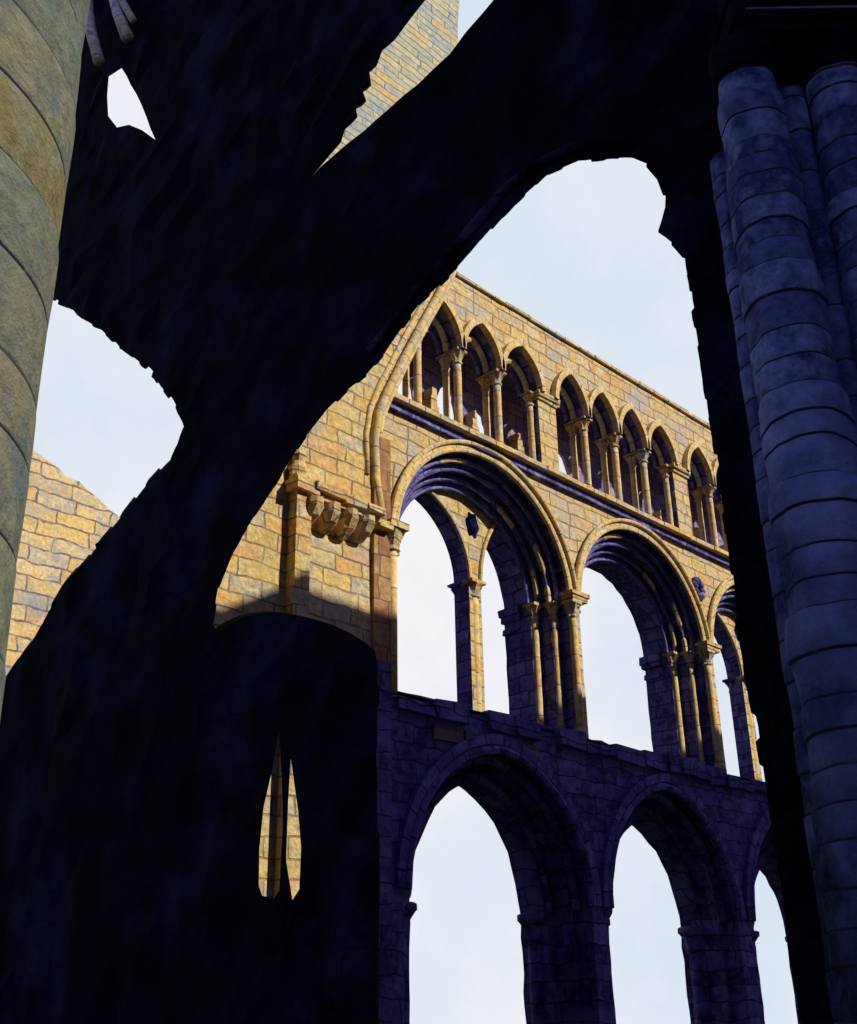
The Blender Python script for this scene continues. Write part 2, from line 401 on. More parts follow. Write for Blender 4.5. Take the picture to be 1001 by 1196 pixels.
# jamb shafts of the middle storey
def colonette(x, y, z0, z1, r, parent, mat=None, base=True, capw=1.9, cap_h=.34, name='jamb_shaft'):
    q = MB(); n = max(2, int((z1 - z0) / .25))
    q.lathe(x, y, [(r * (1 + .03 * math.sin(i * 2.3)), z0 + (z1 - cap_h - z0) * i / n) for i in range(n + 1)], 12, wob=.06)
    s_ = obj(name, q, mat or M['shaft'], parent, smooth=True)
    zc = z1 - cap_h
    k = MB()
    k.lathe(x, y, [(r*1.05, zc - .03), (r*1.3, zc), (r*1.25, zc + .03), (r*1.02, zc + .05), (r*1.15, zc + cap_h*.35), (r*1.45, zc + cap_h*.6), (r*capw, zc + cap_h*.78),
                   (r*capw*.9, zc + cap_h*.80)], 16, wob=.35, leaf=[0, 0, 0, 0, .04, .14, .13, 0])
    k.box(x - r*capw, x + r*capw, y - r*capw, y + r*capw, zc + cap_h*.82, z1, .008)
    obj('capital', k, mat or M['gold'], s_, smooth=False)
    if base:
        b_ = MB(); b_.lathe(x, y, [(r*1.6, z0 - .002), (r*1.6, z0 + .08), (r*1.35, z0 + .12), (r*1.2, z0 + .16), (r*1.35, z0 + .19), (r*1.02, z0 + .22)], 12)
        obj('base', b_, mat or M['gold'], s_, smooth=False)
    return s_
for (c, r) in bays:
    for sg in (-1, 1):
        for (dr, yy, rad) in ((-.02, -.0, .085), (.20, .34, .08), (.46, .66, .085)):
            if sg == -1 and dr == -.02: continue
            colonette(c + sg * (r - dr - .02), Y0 + yy, 7.0, SP + .02, rad, nave)
for bi, (c, r) in enumerate(bays):
    for sg in (-1, 1):
        xe = c + sg * (r - .58)
        x0_, x1_ = sorted((xe - sg * .13, xe + sg * .3)); q = MB()
        q.box(x0_, x1_, Y0 + .9, Y0 + 1.46, SP - .14, SP + .03, .02); q.box(x0_ + .04, x1_ - .02, Y0 + .92, Y0 + 1.43, SP - .26, SP - .145, .02)
        q.box(x0_ + .07, x1_ - .05, Y0 + .94, Y0 + 1.42, SP - .52, SP - .40, .03)
        obj('inner_impost', q, M['violet'], nave)
# continuous impost over each pier
for xa, xb in ((18.35, 18.85), (23.55, 24.1), (28.8, 29.3)):
    q = MB(); q.box(xa, xb, Y0 - .16, Y0 + .3, SP + .022, SP + .14, .01); q.box(xa - .05, xb + .05, Y0 - .2, Y0 + .32, SP + .142, SP + .22, .01)
    obj('impost', q, M['gold'], nave)

# pierced twin-light tracery standing in the first and third wide arch
def tracery(c, r, nm_c):
    yt = Y0 + .82
    t = MB()
    outer = base_open(arc(c, SP, r - .52, 180, 0, 28))
    outer[0] = (outer[0][0], 7.0); outer[-1] = (outer[-1][0], 7.0)
    xa0, xa1 = c - r + .66, c + .30          # left light
    xb0, xb1 = c + .66, c + r - .45
    a = opening(pointed(xa0, xa1, 10.0, 11.62, 12), 7.02)
    b = opening(pointed(xb0, xb1, 10.0, 11.74, 12), 7.02)
    b = [p for p in b]
    # clip the right light against the round frame
    b = [((min(p[0], c + math.sqrt(max(.01, (r-.56)**2 - max(0, p[1]-SP)**2)))), p[1]) for p in b]
    lobes = []
    cx, cz = c + .46, 11.28
    for i in range(36):
        an = 2*PI*i/36; k_ = 1 + .10*math.cos(an*6 + .4) + random.uniform(-.05, .05); lobes.append((cx + .20*k_*math.cos(an), cz + .29*k_*math.sin(an)))
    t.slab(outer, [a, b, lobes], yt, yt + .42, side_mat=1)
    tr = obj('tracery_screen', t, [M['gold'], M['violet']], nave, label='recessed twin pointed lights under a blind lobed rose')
    bk = MB(); bk.box(cx - .34, cx + .34, yt + .30, yt + .36, cz - .38, cz + .38); obj('rose_back', bk, M['violet'], tr)
    mo_ = MB()
    for (p0, p1, za) in ((xa0, xa1, 11.62), (xb0, xb1, 11.74)):
        pl = [p for p in pointed(p0 - .02, p1 + .02, 10.0, za + .03, 12) if (p[0]-c)**2 + max(0, p[1]-SP)**2 < (r-.5)**2]
        mo_.tube([(q[0], yt - .02, q[1]) for q in pl], .045, 8)
    obj('light_moulding', mo_, M['gold_fine'], tr)
    # central mullion: clustered shaft with capital
    colonette(c + .49, yt + .10, 7.02, 10.02, .13, nave, capw=1.7, name='mullion')
    colonette(c + .40, yt + .36, 7.02, 10.02, .10, nave, mat=M['violet'], capw=1.8, name='mullion')
tracery(*bays[0], 0)
tracery(*bays[2], 0)
# dark spandrel boss right of second arch
q = MB()
for i in range(9):
    a = i * .7; q.lathe(23.62 + .16*math.cos(a), Y0 - .05, [(.05, 11.35 + .22*math.sin(a)), (.11, 11.42 + .22*math.sin(a)), (.05, 11.55 + .22*math.sin(a))], 8)
obj('carved_boss', q, M['violet'], nave, smooth=True)

# --- string course
q = MB()
x = 12.95
while x < XR:
    w_ = random.uniform(.7, 1.3); q.box(x, x + w_ - .012, Y0 - .24 + random.uniform(-.015, .015), Y0 + .2, 12.66, 12.765, .006); x += w_
obj('string_course', q, M['gold'], nave)
q = MB(); q.box(12.95, XR, Y0 - .10, Y0 + .2, 12.49, 12.655, 0)
obj('string_cove', q, M['violet'], nave)

# --- gallery (upper storey)
TOP = 16.62; GC = 14.75
def topz(x): return TOP + .06 * noise.noise((x * 2, 0, 5)) + (random.uniform(-.02, .02))
piers = [(17.82, 18.42), (23.2, 23.82), (28.5, 29.1), (33.8, 34.4)]
colsx = [[14.05, 15.24, 16.5], [19.58, 20.78, 21.98], [25.0, 26.2, 27.35], [30.3, 31.5, 32.6]]
lefts = [12.95] + [p[1] for p in piers[:-1]]
gal = MB()
outer = [(12.6, 14.2), (12.6, 12.77)]
# piers run down between the openings: outline the wall as one comb-shaped polygon
loop = [(12.62, 12.77), (12.95, 12.77)]
heads = []
for i in range(4):
    edges = [lefts[i]] + colsx[i] + [piers[i][0]]
    for k in range(4):
        a = edges[k] + (.07 if k else 0); b = edges[k+1] - (.07 if k < 3 else 0)
        if k == 0: loop += [(a, 12.77)] if a > loop[-1][0] else []
        pth = pointed(a + .02, b - .02, GC, 15.64, 7)
        heads.append((a, b)); loop += pth
        if k == 3: loop += [(b, 12.77), (piers[i][1], 12.77)]
loop += [(XR, 12.77)]
loop += [(XR - i*.5, topz(XR - i*.5)) for i in range(int((XR - 12.62)/.5) + 1)] + [(12.62, TOP)]
ded = []
for p in loop:
    if not ded or math.dist(p, ded[-1]) > .004: ded.append(p)
gal.slab(ded, [], Y0 + .02, Y0 + .5, grid=.45, relief=.02, outer_mat=1)
obj('gallery_wall', gal, [M['gold'], M['violet']], nave, label='top storey wall above a row of small pointed arches')
for (a, b) in heads:
    h = MB()
    h.band(pointed(a - .0, b + .0, GC, 15.66, 9), pointed(a - .12, b + .12, GC + .02, 15.86, 9), Y0 - .13, Y0 + .03)
    obj('hood_mould', h, M['gold_fine'], nave)
    h = MB()
    h.tube([(p[0], Y0 + .24, p[1]) for p in pointed(a + .11, b - .11, GC, 15.42, 9)], .068, 7)
    obj('arch_roll', h, M['gold_fine'], nave)
    h = MB()
    h.tube([(p[0], Y0 + .42, p[1]) for p in pointed(a + .14, b - .14, GC, 15.3, 9)], .06, 7)
    obj('inner_roll', h, M['violet_uv'], nave)
for i in range(4):
    for x in colsx[i]:
        colonette(x, Y0 + .10, 12.77, GC, .085, nave, cap_h=.3, name='gallery_column')
        colonette(x - .02, Y0 + .42, 12.77, GC, .075, nave, cap_h=.3, name='gallery_column')
    for x in (lefts[i] + .08 if i else 13.5, piers[i][0] - .09):
        colonette(x, Y0 + .2, 12.77, GC, .075, nave, cap_h=.3, name='gallery_column')
    q = MB(); q.box(piers[i][0] - .08, piers[i][1] + .08, Y0 - .08, Y0 + .3, GC - .08, GC + .04, .01); q.box(piers[i][0] - .03, piers[i][1] + .03, Y0 - .03, Y0 + .3, GC - .16, GC - .082, .01)
    obj('impost', q, M['gold'], nave)
# back wall of the gallery with ragged pointed openings
bw = MB()
def rag(pts): return rough(pts, .14, .035)
bh = [rag([(14.30, 12.95), (15.12, 12.95), (15.14, 13.6), (15.06, 14.3), (14.98, 15.1), (14.6, 15.2), (14.32, 14.4)]),
      rag([(15.66, 13.0), (16.45, 13.0), (16.42, 13.9), (16.36, 14.5), (16.22, 15.05), (15.98, 14.7), (15.72, 14.1)]),
      rag([(16.8, 13.0), (17.5, 13.0), (17.45, 13.95), (17.34, 14.5), (17.12, 14.6), (16.9, 14.0)]),
      rag([(19.85, 13.0), (20.62, 13.0), (20.6, 13.86), (20.4, 14.3), (20.12, 14.75), (19.9, 14.1)]),
      rag([(25.6, 13.1), (26.2, 13.1), (26.2, 14.2), (25.95, 14.8), (25.65, 14.2)])]
bw.slab([(12.9, 12.6), (XR, 12.6), (XR, TOP - .25), (12.9, TOP - .25)], bh, Y0 + 1.3, Y0 + 1.5, backs=[[(p[0] + .16, p[1] + .1) for p in h_] for h_ in bh])
bw.box(12.9, XR, Y0 + .5, Y0 + 1.3, 12.6, 12.75)
bw.box(12.9, XR, Y0 + .502, Y0 + 1.298, TOP - .6, TOP - .35)
obj('gallery_back_wall', bw, stone('back_wall_stone', [(0, (.36, .29, .40)), (.3, (.24, .19, .36)), (.6, (.44, .34, .32)), (.9, (.19, .15, .33))], mortar=(.08, .07, .14), blotch=(.16, .14, .34), blotch_amt=.7), nave, label='shaded inner wall of the top storey with broken openings')  # violet shade mixed into this wall's base colours
# golden stubs added in the passage to stand for sun patches on the back wall
for (x, w, h_) in ((15.42, .42, 1.6), (16.72, .42, 1.45), (18.4, .5, 1.45), (23.95, .34, 1.3), (25.75, .42, 1.3), (27.3, .36, 1.2)):
    q = MB(); z = 12.76; sl = random.uniform(-.12, .12)
    while z < 12.76 + h_:
        k_ = (z - 12.76) / h_; f_ = 1 - max(0, k_ - .35) * 1.35; dz = random.uniform(.15, .24)
        q.box(x + sl*k_ - w*f_*.5 + random.uniform(-.03, .03), x + sl*k_ + w*f_*.5 + random.uniform(-.03, .03), Y0 + 1.02, Y0 + 1.29, z, z + dz - .004, .012); z += dz
    obj('sun_patch_stub', q, M['gold'], nave)
# coping
q = MB(); x = 14.3
while x < XR:
    w = random.uniform(.6, 1.0); q.box(x, x + w - .015, Y0 - .05, Y0 + .55, TOP + .03, TOP + .10 + random.uniform(-.03, .03), .012); x += w
obj('coping', q, M['gold'], nave)

# ================================================================== CROSSING PIER (left of the nave wall)
YP = 13.75
pier = thing('crossing_pier', (11.2, YP, 0), 'sunlit golden pier face with a corbelled ledge, left of the nave wall', 'pier')
p_ = MB()
out_l = [(9.2, 0), (12.93, 0), (12.93, 10.2), (12.55, 10.8), (12.5, 11.4), (12.55, 11.8), (12.83, 12.6), (13.2, 13.4), (13.53, 14.07), (14.3, 15.57), (14.62, 16.25), (14.62, 17.4), (9.2, 17.4)]
up_l = [(9.2, 7.3), (12.93, 7.3)] + out_l[2:]
p_.slab(up_l, [], YP, YP + .8, grid=.4, relief=.03)
obj('pier_wall', p_, M['gold'], pier)
p_ = MB(); p_.slab([(9.2, 0), (10.0, 0), (10.0, 7.298), (9.2, 7.298)], [], YP, YP + .8); p_.slab([(10.0, 0), (11.45, 0), (11.45, 7.298), (10.0, 7.298)], [], YP, YP + .8); 
obj('pier_foot', p_, M['gold'], pier)
p_ = MB(); p_.slab([(11.452, 0), (12.93, 0), (12.93, 7.298), (11.452, 7.298)], [], YP, YP + .8, grid=.4, relief=.03)
obj('pier_foot', p_, M['lower'], pier, label='footing of the pier with shade put into its stone colour')  # footing coloured darker to read as shade
q = MB()
rp = [(12.72, 9.9), (12.55, 10.7), (12.52, 11.5), (12.62, 12.1), (12.83, 12.62), (13.2, 13.4), (13.55, 14.1), (13.95, 14.9), (14.35, 15.65), (14.62, 16.2), (14.75, 16.6)]
q.tube([(x, YP - .04, z) for x, z in rp], .085, 10, wob=.15); q.tube([(x + .13, YP - .0, z - .04) for x, z in rp[1:]], .055, 8, wob=.15)
q.tube([(x - .18, YP - .0, z + .05) for x, z in rp[1:]], .06, 8)
obj('wall_rib', q, M['gold_fine'], pier, smooth=True, label='curved rib springing up the right edge of the pier')
q = MB(); q.box(12.5, 12.90, YP - .07, YP + .3, 0, 7.298, 0)
obj('quoin_strip', q, M['lower'], pier)  # foot of the strip coloured as shaded, like the footing
q = MB(); q.box(12.5, 12.90, YP - .07, YP + .3, 7.3, 11.6, 0)
obj('quoin_strip', q, M['red'], pier, label='strip of reddish brown squared stones')
q = MB()
q.lathe(12.98, YP - .02, [(.09, 6.8), (.09, 9.4)], 12)
s_ = obj('respond_shaft', q, M['shaft'], pier, smooth=True)
q = MB(); q.lathe(12.98, YP - .02, [(.09, 9.38), (.14, 9.42), (.11, 9.5), (.16, 9.66), (.22, 9.78), (.2, 9.8)], 12, wob=.3); q.box(12.74, 13.2, YP - .26, YP + .2, 9.8, 9.92, .015)
obj('capital', q, M['gold'], s_)
# corbel table
q = MB()
q.box(10.94, 11.6, YP - .38, YP + .1, 9.86, 10.02, .02); q.box(11.61, 12.1, YP - .36, YP + .1, 9.85, 10.0, .02); q.box(12.11, 12.5, YP - .38, YP + .1, 9.86, 9.99, .02); q.box(10.94, 12.5, YP - .26, YP + .1, 9.74, 9.848, .012)
q.box(12.502, 12.82, YP - .24, YP + .1, 9.70, 9.84, .012)
obj('corbel_ledge', q, M['gold'], pier)
for x, h_ in ((10.98, .42), (11.36, .46), (11.76, .46), (12.14, .40)):
    q = MB(); b_ = len(q.v)
    for (z, w_, d_) in ((9.735, .13, .40), (9.735 - h_*.35, .145, .40), (9.735 - h_*.7, .13, .30), (9.735 - h_, .07, .12)):
        j_ = lambda: random.uniform(-.012, .012)
        q.v += [(x - w_ + j_(), YP + .05, z), (x - w_*.95 + j_(), YP - d_*.8 + j_(), z + j_()), (x - w_*.5, YP - d_ + j_(), z + j_()), (x + w_*.5, YP - d_ + j_(), z + j_()), (x + w_*.95 + j_(), YP - d_*.8 + j_(), z + j_()), (x + w_ + j_(), YP + .05, z)]
    for r_ in range(3):
        for k_ in range(6):
            a0 = b_ + r_*6 + k_; a1 = b_ + r_*6 + (k_+1) % 6; q.face([a0, a1, a1 + 6, a0 + 6])
    q.face([b_ + k for k in range(6)]); q.face([b_ + 18 + k for k in range(6)])
    obj('corbel', q, M['gold'], pier)
# slim pilaster
q = MB(); q.box(10.62, 10.93, YP - .24, YP + .1, 0, 9.78, .0)
pl = obj('pilaster', q, M['gold'], pier)
q = MB(); q.box(10.52, 11.03, YP - .34, YP + .1, 9.78, 9.98, .02); q.box(10.58, 10.97, YP - .28, YP + .1, 9.98, 10.1, .02)
q.lathe(10.72, YP - .1, [(.14, 10.1), (.17, 10.25), (.10, 10.38), (.13, 10.5), (.08, 10.66), (.03, 10.72)], 9, wob=.5)
obj('capital', q, M['gold'], pl)

# ================================================================== TOWER WALL above the pier
tw = thing('tower_wall', (12.6, Y0, 17.42), 'pale sunlit ragged wall of long flat stones seen high above the dark arch', 'wall')
q = MB()
q.slab(rough([(9.2, 17.42), (15.2, 17.42), (15.7, 21), (15.5, 24.1), (15.6, 25), (15.9, 27), (16.2, 31), (9.2, 31)], .35, .06), [], Y0, Y0 + .7, grid=.5, relief=.04)
obj('tower_face', q, M['pale'], tw)

# ================================================================== RUINED GABLE beyond
gb = thing('ruined_gable', (14.6, 30, 0), 'distant golden ruined wall with a sloping broken top behind the round column', 'wall')
q = MB()
top = [(17.6, 16.1), (16.5, 16.55), (15.3, 17.1), (14.3, 17.45), (13.4, 17.85), (12.6, 17.9), (10.6, 18.1)]
q.slab([(10.5, 0), (18.6, 0), (18.6, 14)] + rough(top, .35, .07, closed=False) + [(10.5, 18)], [], 30, 30.9, grid=.7, relief=.05)
obj('gable_wall', q, stone('weathered_rubble', GOLD, bw=1.25, bh=.46, msize=.035, mortar=(.13, .12, .17), blotch=(.22, .27, .33), blotch_amt=.75, wob=.14), gb)

# ================================================================== CROSSING ARCH (plane x = 8)
XA = 8.0; TH = .8
ca = thing('crossing_arch', (XA, 8, 0), 'huge near black stone wall with ragged arched openings framing the view', 'arch')
main = [(4.33, .02), (4.33, 1.6), (4.34, 3.0), (4.41, 4.6), (4.40, 5.9), (4.42, 7.2), (4.44, 8.19), (4.55, 8.42), (4.70, 8.63), (4.60, 8.85), (4.57, 9.0),
        (4.62, 9.25), (4.72, 9.48), (4.88, 9.66), (5.2, 9.86), (5.55, 10.05),
        (5.96, 10.13), (6.46, 10.0), (6.97, 9.79), (7.34, 9.61), (7.63, 9.52), (7.98, 9.42), (8.27, 9.24), (8.60, 9.0), (8.90, 8.86), (9.25, 8.80), (9.67, 8.66), (10.03, 8.46), (10.36, 8.22), (10.65, 7.96),
        (11.05, 7.68), (11.48, 7.32), (11.75, 6.91), (11.84, 6.45), (11.69, 6.28), (11.40, 6.33), (11.12, 6.34), (10.85, 6.31), (10.56, 6.25), (10.3, 6.17), (10.06, 6.08), (9.75, 5.95), (9.43, 5.80), (9.15, 5.64), (8.9, 5.47), (8.74, 5.34), (8.67, 5.15), (8.70, 4.08), (8.66, 3.20), (8.68, .02)]  # low ledge and jamb of this outline stand for shadow on the pier
left = [(17.87, 6.89), (17.10, 7.29), (16.18, 8.07), (15.44, 8.37), (14.52, 8.80), (13.85, 9.10), (13.2, 9.31), (13.02, 9.5), (12.90, 9.7), (13.20, 10.21), (13.77, 10.90), (14.4, 11.55),
        (15.12, 12.16), (15.95, 12.95), (16.7, 13.5), (17.4, 14.15), (18.05, 14.6), (19.5, 15.5), (20.5, 14), (20.5, 8), (19.2, 6.2)]
small = [(14.68, 16.35), (15.2, 16.95), (15.75, 17.42), (16.2, 17.7), (16.66, 18.27), (16.80, 18.9), (16.86, 19.45), (16.35, 19.3), (16.1, 18.9), (15.36, 17.7)]
upper = [(10.14, 12.67), (9.26, 12.77), (8.74, 12.80), (8.24, 12.87), (7.68, 12.91), (7.34, 12.95), (7.06, 13.12), (6.61, 13.30), (6.39, 13.41), (6.2, 13.8), (6.2, 18), (8.1, 18), (8.04, 15.45), (7.73, 14.28), (8.09, 14.10), (8.36, 13.99), (8.61, 13.97), (8.75, 13.75), (8.89, 13.79), (8.85, 13.51), (9.03, 13.55), (8.95, 13.28), (9.18, 13.34), (9.13, 13.09), (9.38, 13.07), (9.48, 12.91), (9.72, 12.83)]
slit1 = [(10.62, 3.08), (10.55, 2.97), (10.34, 2.92), (10.25, 3.0), (10.23, 3.7), (10.28, 4.2), (10.37, 4.80), (10.47, 4.3), (10.60, 3.9), (10.64, 3.5)]
slit2 = [(10.02, 2.88), (9.91, 2.98), (9.90, 3.4), (9.97, 3.8), (10.13, 4.40), (10.15, 3.9), (10.15, 3.3)]
def shifted(h, sy, sz, k):
    cy = sum(p[0] for p in h)/len(h); cz = sum(p[1] for p in h)/len(h)
    return [(cy + (p[0]-cy)*k + sy, max(.02, cz + (p[1]-cz)*k + sz)) for p in h]
# stone-sized teeth on the arch edges
main_r = blocky(main, .20, .022); left_r = blocky(left, .34, .05); small_r = rough(small, .4, .025); upper_r = rough(upper, .22, .03)
holes = [main_r, left_r, small_r, upper_r, slit1, slit2]
back = [shifted(main_r, .62, .62, 1.16), shifted(left_r, 1.55, .9, 1.06), shifted(small_r, 1.5, 1.6, 1.5), shifted(upper_r, .85, 1.35, 1.12), shifted(slit1, 1.0, .2, 1.3), shifted(slit2, .98, .2, 1.3)]
back[0] = [(p[0], .02 if q[1] < .05 else p[1]) for p, q in zip(back[0], main_r)]
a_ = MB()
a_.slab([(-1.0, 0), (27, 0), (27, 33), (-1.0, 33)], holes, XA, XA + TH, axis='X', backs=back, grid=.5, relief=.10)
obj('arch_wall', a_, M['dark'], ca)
# worn roll along the inner edge of the great arch
q = MB()
ed = [(7.0, 10.05), (7.5, 9.80), (8.0, 9.62), (8.4, 9.38), (8.8, 9.15)]
q.tube([(XA - .03, y, z) for y, z in [(4.9, 9.86), (5.5, 10.22), (6.0, 10.32), (6.5, 10.28)] + ed], .06, 8, wob=.4)
obj('arch_roll', q, stone('shade_worn_roll_stone', DARK, mortar=(.01, .01, .02), blotch=(.10, .10, .22), blotch_amt=.8), ca, smooth=True)
# ================================================================== RIGHT CLUSTERED PIER
H0 = 7.35
def place(px, py, depth=H0):
    """a plan position for a measured bearing"""
    a, b = (px - 500.5) / F, -(py - 598.0) / F
    c, s = math.cos(ROLL), math.sin(ROLL); a, b = a*c + b*s, -a*s + b*c
    dz = math.sin(PITCH) + b * math.cos(PITCH); hf = math.cos(PITCH) - b * math.sin(PITCH)
    k = depth / hf
    return (depth * math.cos(HEAD) + a*k * math.sin(HEAD), depth * math.sin(HEAD) - a*k * math.cos(HEAD), EYE + dz * k)
cp = thing('clustered_pier', (7.6, 3.2, 0), 'tall blue shadowed clustered pier of stacked drums at the right edge', 'pier')
def drum_shaft(x, y, z0, z1, r0, r1, dh, name='shaft', mat='blue', n=40, label=None):
    prof = []; z = z0
    while z < z1 - .02:
        h = dh * random.uniform(.6, 1.15); h = min(h, z1 - z)
        t = (z - z0) / (z1 - z0); r = r0 + (r1 - r0) * t + random.uniform(-.03, .03) * r0 * 1.6
        prof += [(r - .022, z), (r - .004, z + .006), (r, z + .016), (r + random.uniform(-.002, .003), z + h*.5), (r, z + h - .018), (r - .004, z + h - .012), (r - .022, z + h - .006)]
        z += h
    q = MB(); q.lathe(x, y, prof, n, wob=.11)
    per = 7; ns = n
    for fi in range(len(q.f) - 2): q.fuv[fi] = [(u_, ((fi // ns) // per) * 20 + 10) for u_, v_ in q.fuv[fi]]
    for fi in range(len(q.f) - 2):
        row = fi // ns
        if row % per in (0, 4 + 1, 6): q.mi[fi] = 1
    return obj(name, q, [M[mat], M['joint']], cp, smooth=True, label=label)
x1, y1, _ = place(869, 84); x2, y2, _ = place(958, 75); xf, yf, _ = place(917, 80, H0 + .12); xs, ys, _ = place(862, 300, H0 + .35)
x3, y3, _ = place(1010, 75, H0 + .1)
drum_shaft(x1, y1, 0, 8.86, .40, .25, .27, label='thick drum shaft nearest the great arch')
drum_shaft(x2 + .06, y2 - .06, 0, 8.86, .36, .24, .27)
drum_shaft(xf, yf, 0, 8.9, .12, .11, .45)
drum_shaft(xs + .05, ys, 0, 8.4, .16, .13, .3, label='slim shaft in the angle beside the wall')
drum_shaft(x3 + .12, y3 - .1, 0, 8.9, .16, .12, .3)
for (x, y, r) in ((x1, y1, .26), (x2 + .06, y2 - .06, .25), (xf, yf, .12)):
    q = MB(); q.lathe(x, y, [(r*.98, 8.86), (r*1.12, 8.9), (r*1.0, 8.95), (r*1.04, 9.05), (r*1.12, 9.16), (r*1.12, 9.2)], 24, wob=.1)
    obj('capital', q, M['dark'], cp, smooth=True)
# pier core and abacus set square to the diagonal of the crossing
def diag_box(mb, l0, l1, d0, d1, z0, z1):
    b = len(mb.v); hx, hy = math.cos(HEAD), math.sin(HEAD)
    for z in (z0, z1):
        for l, d in ((l0, d0), (l1, d0), (l1, d1), (l0, d1)): mb.v.append((hx*d + hy*l, hy*d - hx*l, z))
    for q in ((0,1,2,3),(4,5,6,7),(0,1,5,4),(1,2,6,5),(2,3,7,6),(3,0,4,7)): mb.face([b + i for i in q])
q = MB(); diag_box(q, 2.85, 5.2, H0 + .25, H0 + 1.0, 0, 9.2)
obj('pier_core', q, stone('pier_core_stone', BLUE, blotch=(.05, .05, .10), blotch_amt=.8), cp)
q = MB(); diag_box(q, 2.63, 5.6, H0 - .32, H0 + .2, 9.3, 9.42); diag_box(q, 2.66, 5.5, H0 - .28, H0 + .2, 9.2, 9.298); diag_box(q, 2.60, 5.6, H0 - .37, H0 + .2, 9.53, 9.57); diag_box(q, 2.63, 5.6, H0 - .30, H0 + .2, 9.422, 9.528)
obj('abacus', q, M['dark'], cp)
q = MB(); diag_box(q, 2.72, 5.6, H0 - .385, H0 - .34, 9.532, 9.552); diag_box(q, 2.75, 5.6, H0 - .335, H0 - .30, 9.385, 9.400)
obj('abacus_fillet', q, stone('fillet_stone', [(0, (.30, .26, .32)), (.5, (.20, .17, .26)), (1, (.34, .28, .32))], blotch=(.03, .03, .06), blotch_amt=.9), cp)
q = MB(); diag_box(q, 2.95, 5.6, H0 - .05, H0 + .9, 9.572, 16.0)
obj('springer_block', q, M['dark'], cp)

# ================================================================== LEFT ROUND COLUMN
rc = thing('round_column', (.69, 3.432, 0), 'massive pale weathered round column of drums filling the left edge', 'column')
prof = []
joints = [0, .31, .63, .95, 1.27, 1.6, 1.93, 2.25, 2.56, 2.88, 3.17, 3.39, 3.70, 4.01, 4.28, 4.57, 4.88, 5.2, 5.52, 5.84, 6.15, 6.5, 6.8, 7.1, 7.4, 8.0]
for a, b in zip(joints, joints[1:]):
    r = .75 + .013 * (4.6 - a) + random.uniform(-.004, .004)
    prof += [(r - .014, a), (r - .002, a + .005), (r, a + .014), (r + .001, (a+b)/2), (r, b - .016), (r - .002, b - .009), (r - .014, b - .004)]
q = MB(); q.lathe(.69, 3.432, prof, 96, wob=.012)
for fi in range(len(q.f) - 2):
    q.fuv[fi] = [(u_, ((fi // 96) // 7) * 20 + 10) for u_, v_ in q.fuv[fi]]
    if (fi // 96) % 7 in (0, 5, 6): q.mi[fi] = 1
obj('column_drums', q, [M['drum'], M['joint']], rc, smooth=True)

# broken rib stubs standing proud of the crossing arch
sunlit_rib = stone('sunlit_rib_stone', [(0, (.85, .80, .52)), (.5, (.75, .74, .55)), (1, (.88, .78, .48))], bw=.5, mortar=(.3, .3, .3))  # extra-pale colour stands in for sunlight that misses these ribs
for (pts, r, lab) in (([(7.9, 18.25, 22.9), (7.75, 17.74, 21.8), (7.75, 17.49, 21.1), (7.85, 17.05, 19.9)], .12, 'long pale rib stub hanging nearest the round column, high on the dark wall'),
                      ([(7.9, 16.8, 21.8), (7.75, 16.5, 21.1), (7.75, 16.3, 20.6), (7.85, 15.95, 19.75)], .12, 'middle pale rib stub hanging high on the dark wall'),
                      ([(7.9, 16.4, 21.9), (7.75, 16.3, 21.3), (7.75, 16.12, 20.75), (7.85, 15.80, 20.1)], .08, 'short thin pale rib stub farthest from the round column')):
    q = MB(); q.tube(pts, r, 9, wob=.3)
    o = obj('vault_rib', q, sunlit_rib, None, smooth=True)
    setp(o, lab, 'rib', 'broken vault rib stubs')

# ================================================================== SHADOW CASTER: unseen wall added behind the camera to shape the light
sw = thing('shadow_caster_wall', (24, -1.5, 0), 'unseen wall added opposite the nave wall to cast its line of shadow', 'wall')
YS = -1.5; kx = (Y0 - YS) * .5; kz = (Y0 - YS) * .72
prof_t = [(9.3, 7.3), (10.0, 7.7), (10.6, 8.05), (12.8, 7.95), (14, 7.7), (18, 7.85), (20, 7.9), (26, 7.95), (40, 7.5)]  # top profile shaped so its shadow edge falls low on the lit walls
tp = [(x + kx, z + kz) for x, z in prof_t]
q = MB()
win = [(10.1 + kx, 2.6 + kz), (11.6 + kx, 2.6 + kz), (11.6 + kx, 5.2 + kz), (10.85 + kx, 6.0 + kz), (10.1 + kx, 5.2 + kz)]  # opening added to throw a sun patch behind the twin slits
w2 = [opening(pointed(c - 1.1, c + 1.1, 4, 6.5, 8), 1.2) for c in (21, 27, 33, 39)]
q.slab([(6.6, 0), (48, 0)] + tp[::-1] + [(12, 18.6), (6.6, 18.6)], [win] + w2, YS - .3, YS, grid=0)
obj('caster_face', q, M['lower'], sw)

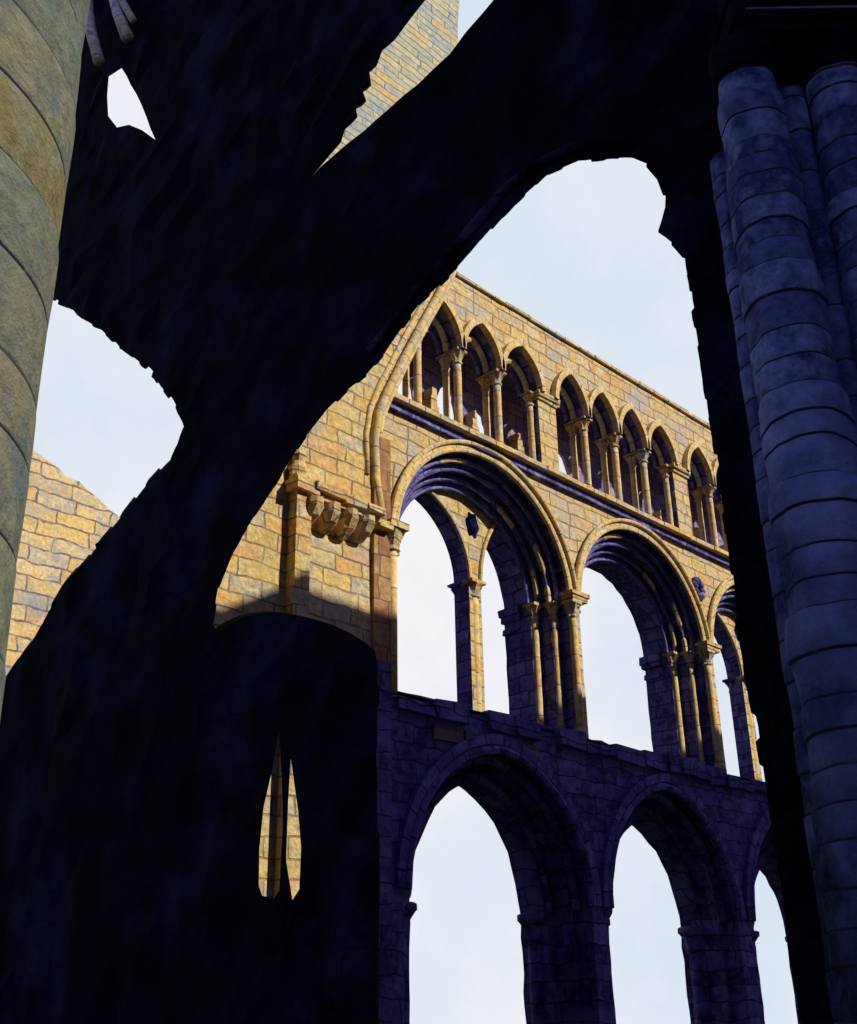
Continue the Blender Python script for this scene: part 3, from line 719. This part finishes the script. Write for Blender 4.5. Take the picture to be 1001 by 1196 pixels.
# ================================================================== GROUND
g = MB(); n = 40; R = 900
for i in range(n + 1):
    for j in range(n + 1):
        u = (i / n * 2 - 1); v = (j / n * 2 - 1); x = R * u * abs(u) + 10; y = R * v * abs(v) + 10
        g.v.append((x, y, -.004 + (0 if math.hypot(x-10, y-10) < 60 else -.3 * abs(noise.noise((x*.01, y*.01, 0))))))
for i in range(n):
    for j in range(n):
        a = i*(n+1) + j; g.face([a, a+n+1, a+n+2, a+1])
mg, nt, N = nodes('turf'); L = nt.links.new
n1 = N('ShaderNodeTexNoise'); n1.inputs['Scale'].default_value = .6; n1.inputs['Detail'].default_value = 8
geo = N('ShaderNodeNewGeometry'); L(geo.outputs['Position'], n1.inputs['Vector'])
cr = N('ShaderNodeValToRGB'); ramp(cr, [(.3, (.02, .035, .015)), (.7, (.05, .07, .025))]); L(n1.outputs['Fac'], cr.inputs[0])
bs = N('ShaderNodeBsdfPrincipled'); bs.inputs['Roughness'].default_value = .95; L(cr.outputs[0], bs.inputs['Base Color'])
ou = N('ShaderNodeOutputMaterial'); L(bs.outputs[0], ou.inputs[0])
go = obj('ground', g, mg); setp(go, 'dark turf inside the ruin', None, None, 'structure')

# ================================================================== SKY AND SUN
w = bpy.data.worlds.new('World'); scene.world = w; w.use_nodes = True
nt = w.node_tree; nt.nodes.clear(); L = nt.links.new
def N(t, **k): return mk(nt, t, k)
sky = N('ShaderNodeTexSky', sky_type='NISHITA'); sky.sun_disc = False
el = math.asin(SUN.z); sky.sun_elevation = el; sky.sun_rotation = math.atan2(SUN.x, SUN.y)
sky.air_density = 1.0; sky.dust_density = .3; sky.ozone_density = 3.0
tc = N('ShaderNodeTexCoord')
tint = N('ShaderNodeMix', data_type='RGBA', blend_type='MULTIPLY'); tint.inputs['Factor'].default_value = 1
L(sky.outputs[0], tint.inputs[6]); tint.inputs[7].default_value = (.62, .46, 1.0, 1)
s1 = N('ShaderNodeVectorMath', operation='SCALE'); L(tint.outputs[2], s1.inputs[0]); s1.inputs['Scale'].default_value = 1.25
# a bright bank of thin cloud over the north-east half of the sky
cd = Vector((math.cos(HEAD), math.sin(HEAD), .25)).normalized()
dt = N('ShaderNodeVectorMath', operation='DOT_PRODUCT'); L(tc.outputs['Generated'], dt.inputs[0]); dt.inputs[1].default_value = cd
mask = N('ShaderNodeMapRange', interpolation_type='SMOOTHSTEP'); L(dt.outputs['Value'], mask.inputs[0]); mask.inputs[1].default_value = .25; mask.inputs[2].default_value = .66
cn = N('ShaderNodeTexNoise'); cn.inputs['Scale'].default_value = 3.2; cn.inputs['Detail'].default_value = 7; cn.inputs['Roughness'].default_value = .55; L(tc.outputs['Generated'], cn.inputs['Vector'])
cc = N('ShaderNodeValToRGB'); ramp(cc, [(.32, (6.8, 7.8, 8.9)), (.45, (7.9, 8.3, 9.1)), (.57, (9.1, 9.0, 9.3))]); L(cn.outputs['Fac'], cc.inputs[0])
cm = N('ShaderNodeMix', data_type='RGBA'); L(mask.outputs[0], cm.inputs['Factor']); L(s1.outputs[0], cm.inputs[6]); L(cc.outputs[0], cm.inputs[7])
bg = N('ShaderNodeBackground'); L(cm.outputs[2], bg.inputs[0]); bg.inputs[1].default_value = .1
ow = N('ShaderNodeOutputWorld'); L(bg.outputs[0], ow.inputs[0])
sd = bpy.data.lights.new('sun', 'SUN'); sd.energy = 4.9; sd.angle = math.radians(.5); sd.color = (1, .93, .80)
so = bpy.data.objects.new('sun', sd); COL.objects.link(so); so.rotation_euler = SUN.to_track_quat('Z', 'Y').to_euler(); so.location = (20, -20, 40)

# ================================================================== CAMERA
cam = bpy.data.cameras.new('camera'); co = bpy.data.objects.new('camera', cam); COL.objects.link(co)
cam.sensor_fit = 'HORIZONTAL'; cam.sensor_width = 36; cam.lens = 36 * F / PW; cam.clip_end = 5000; cam.clip_start = .05
f = Vector((math.cos(HEAD)*math.cos(PITCH), math.sin(HEAD)*math.cos(PITCH), math.sin(PITCH)))
r = Vector((math.sin(HEAD), -math.cos(HEAD), 0)); u = r.cross(f)
c_, s_2 = math.cos(ROLL), math.sin(ROLL)
# image roll: picture axes turned by ROLL about the view direction
r2 = r * c_ - u * s_2; u2 = r * s_2 + u * c_
co.matrix_world = Matrix(((r2.x, u2.x, -f.x, 0), (r2.y, u2.y, -f.y, 0), (r2.z, u2.z, -f.z, EYE), (0, 0, 0, 1)))
scene.camera = co
scene.view_settings.view_transform = 'Standard'; scene.view_settings.look = 'None'; scene.view_settings.exposure = 0
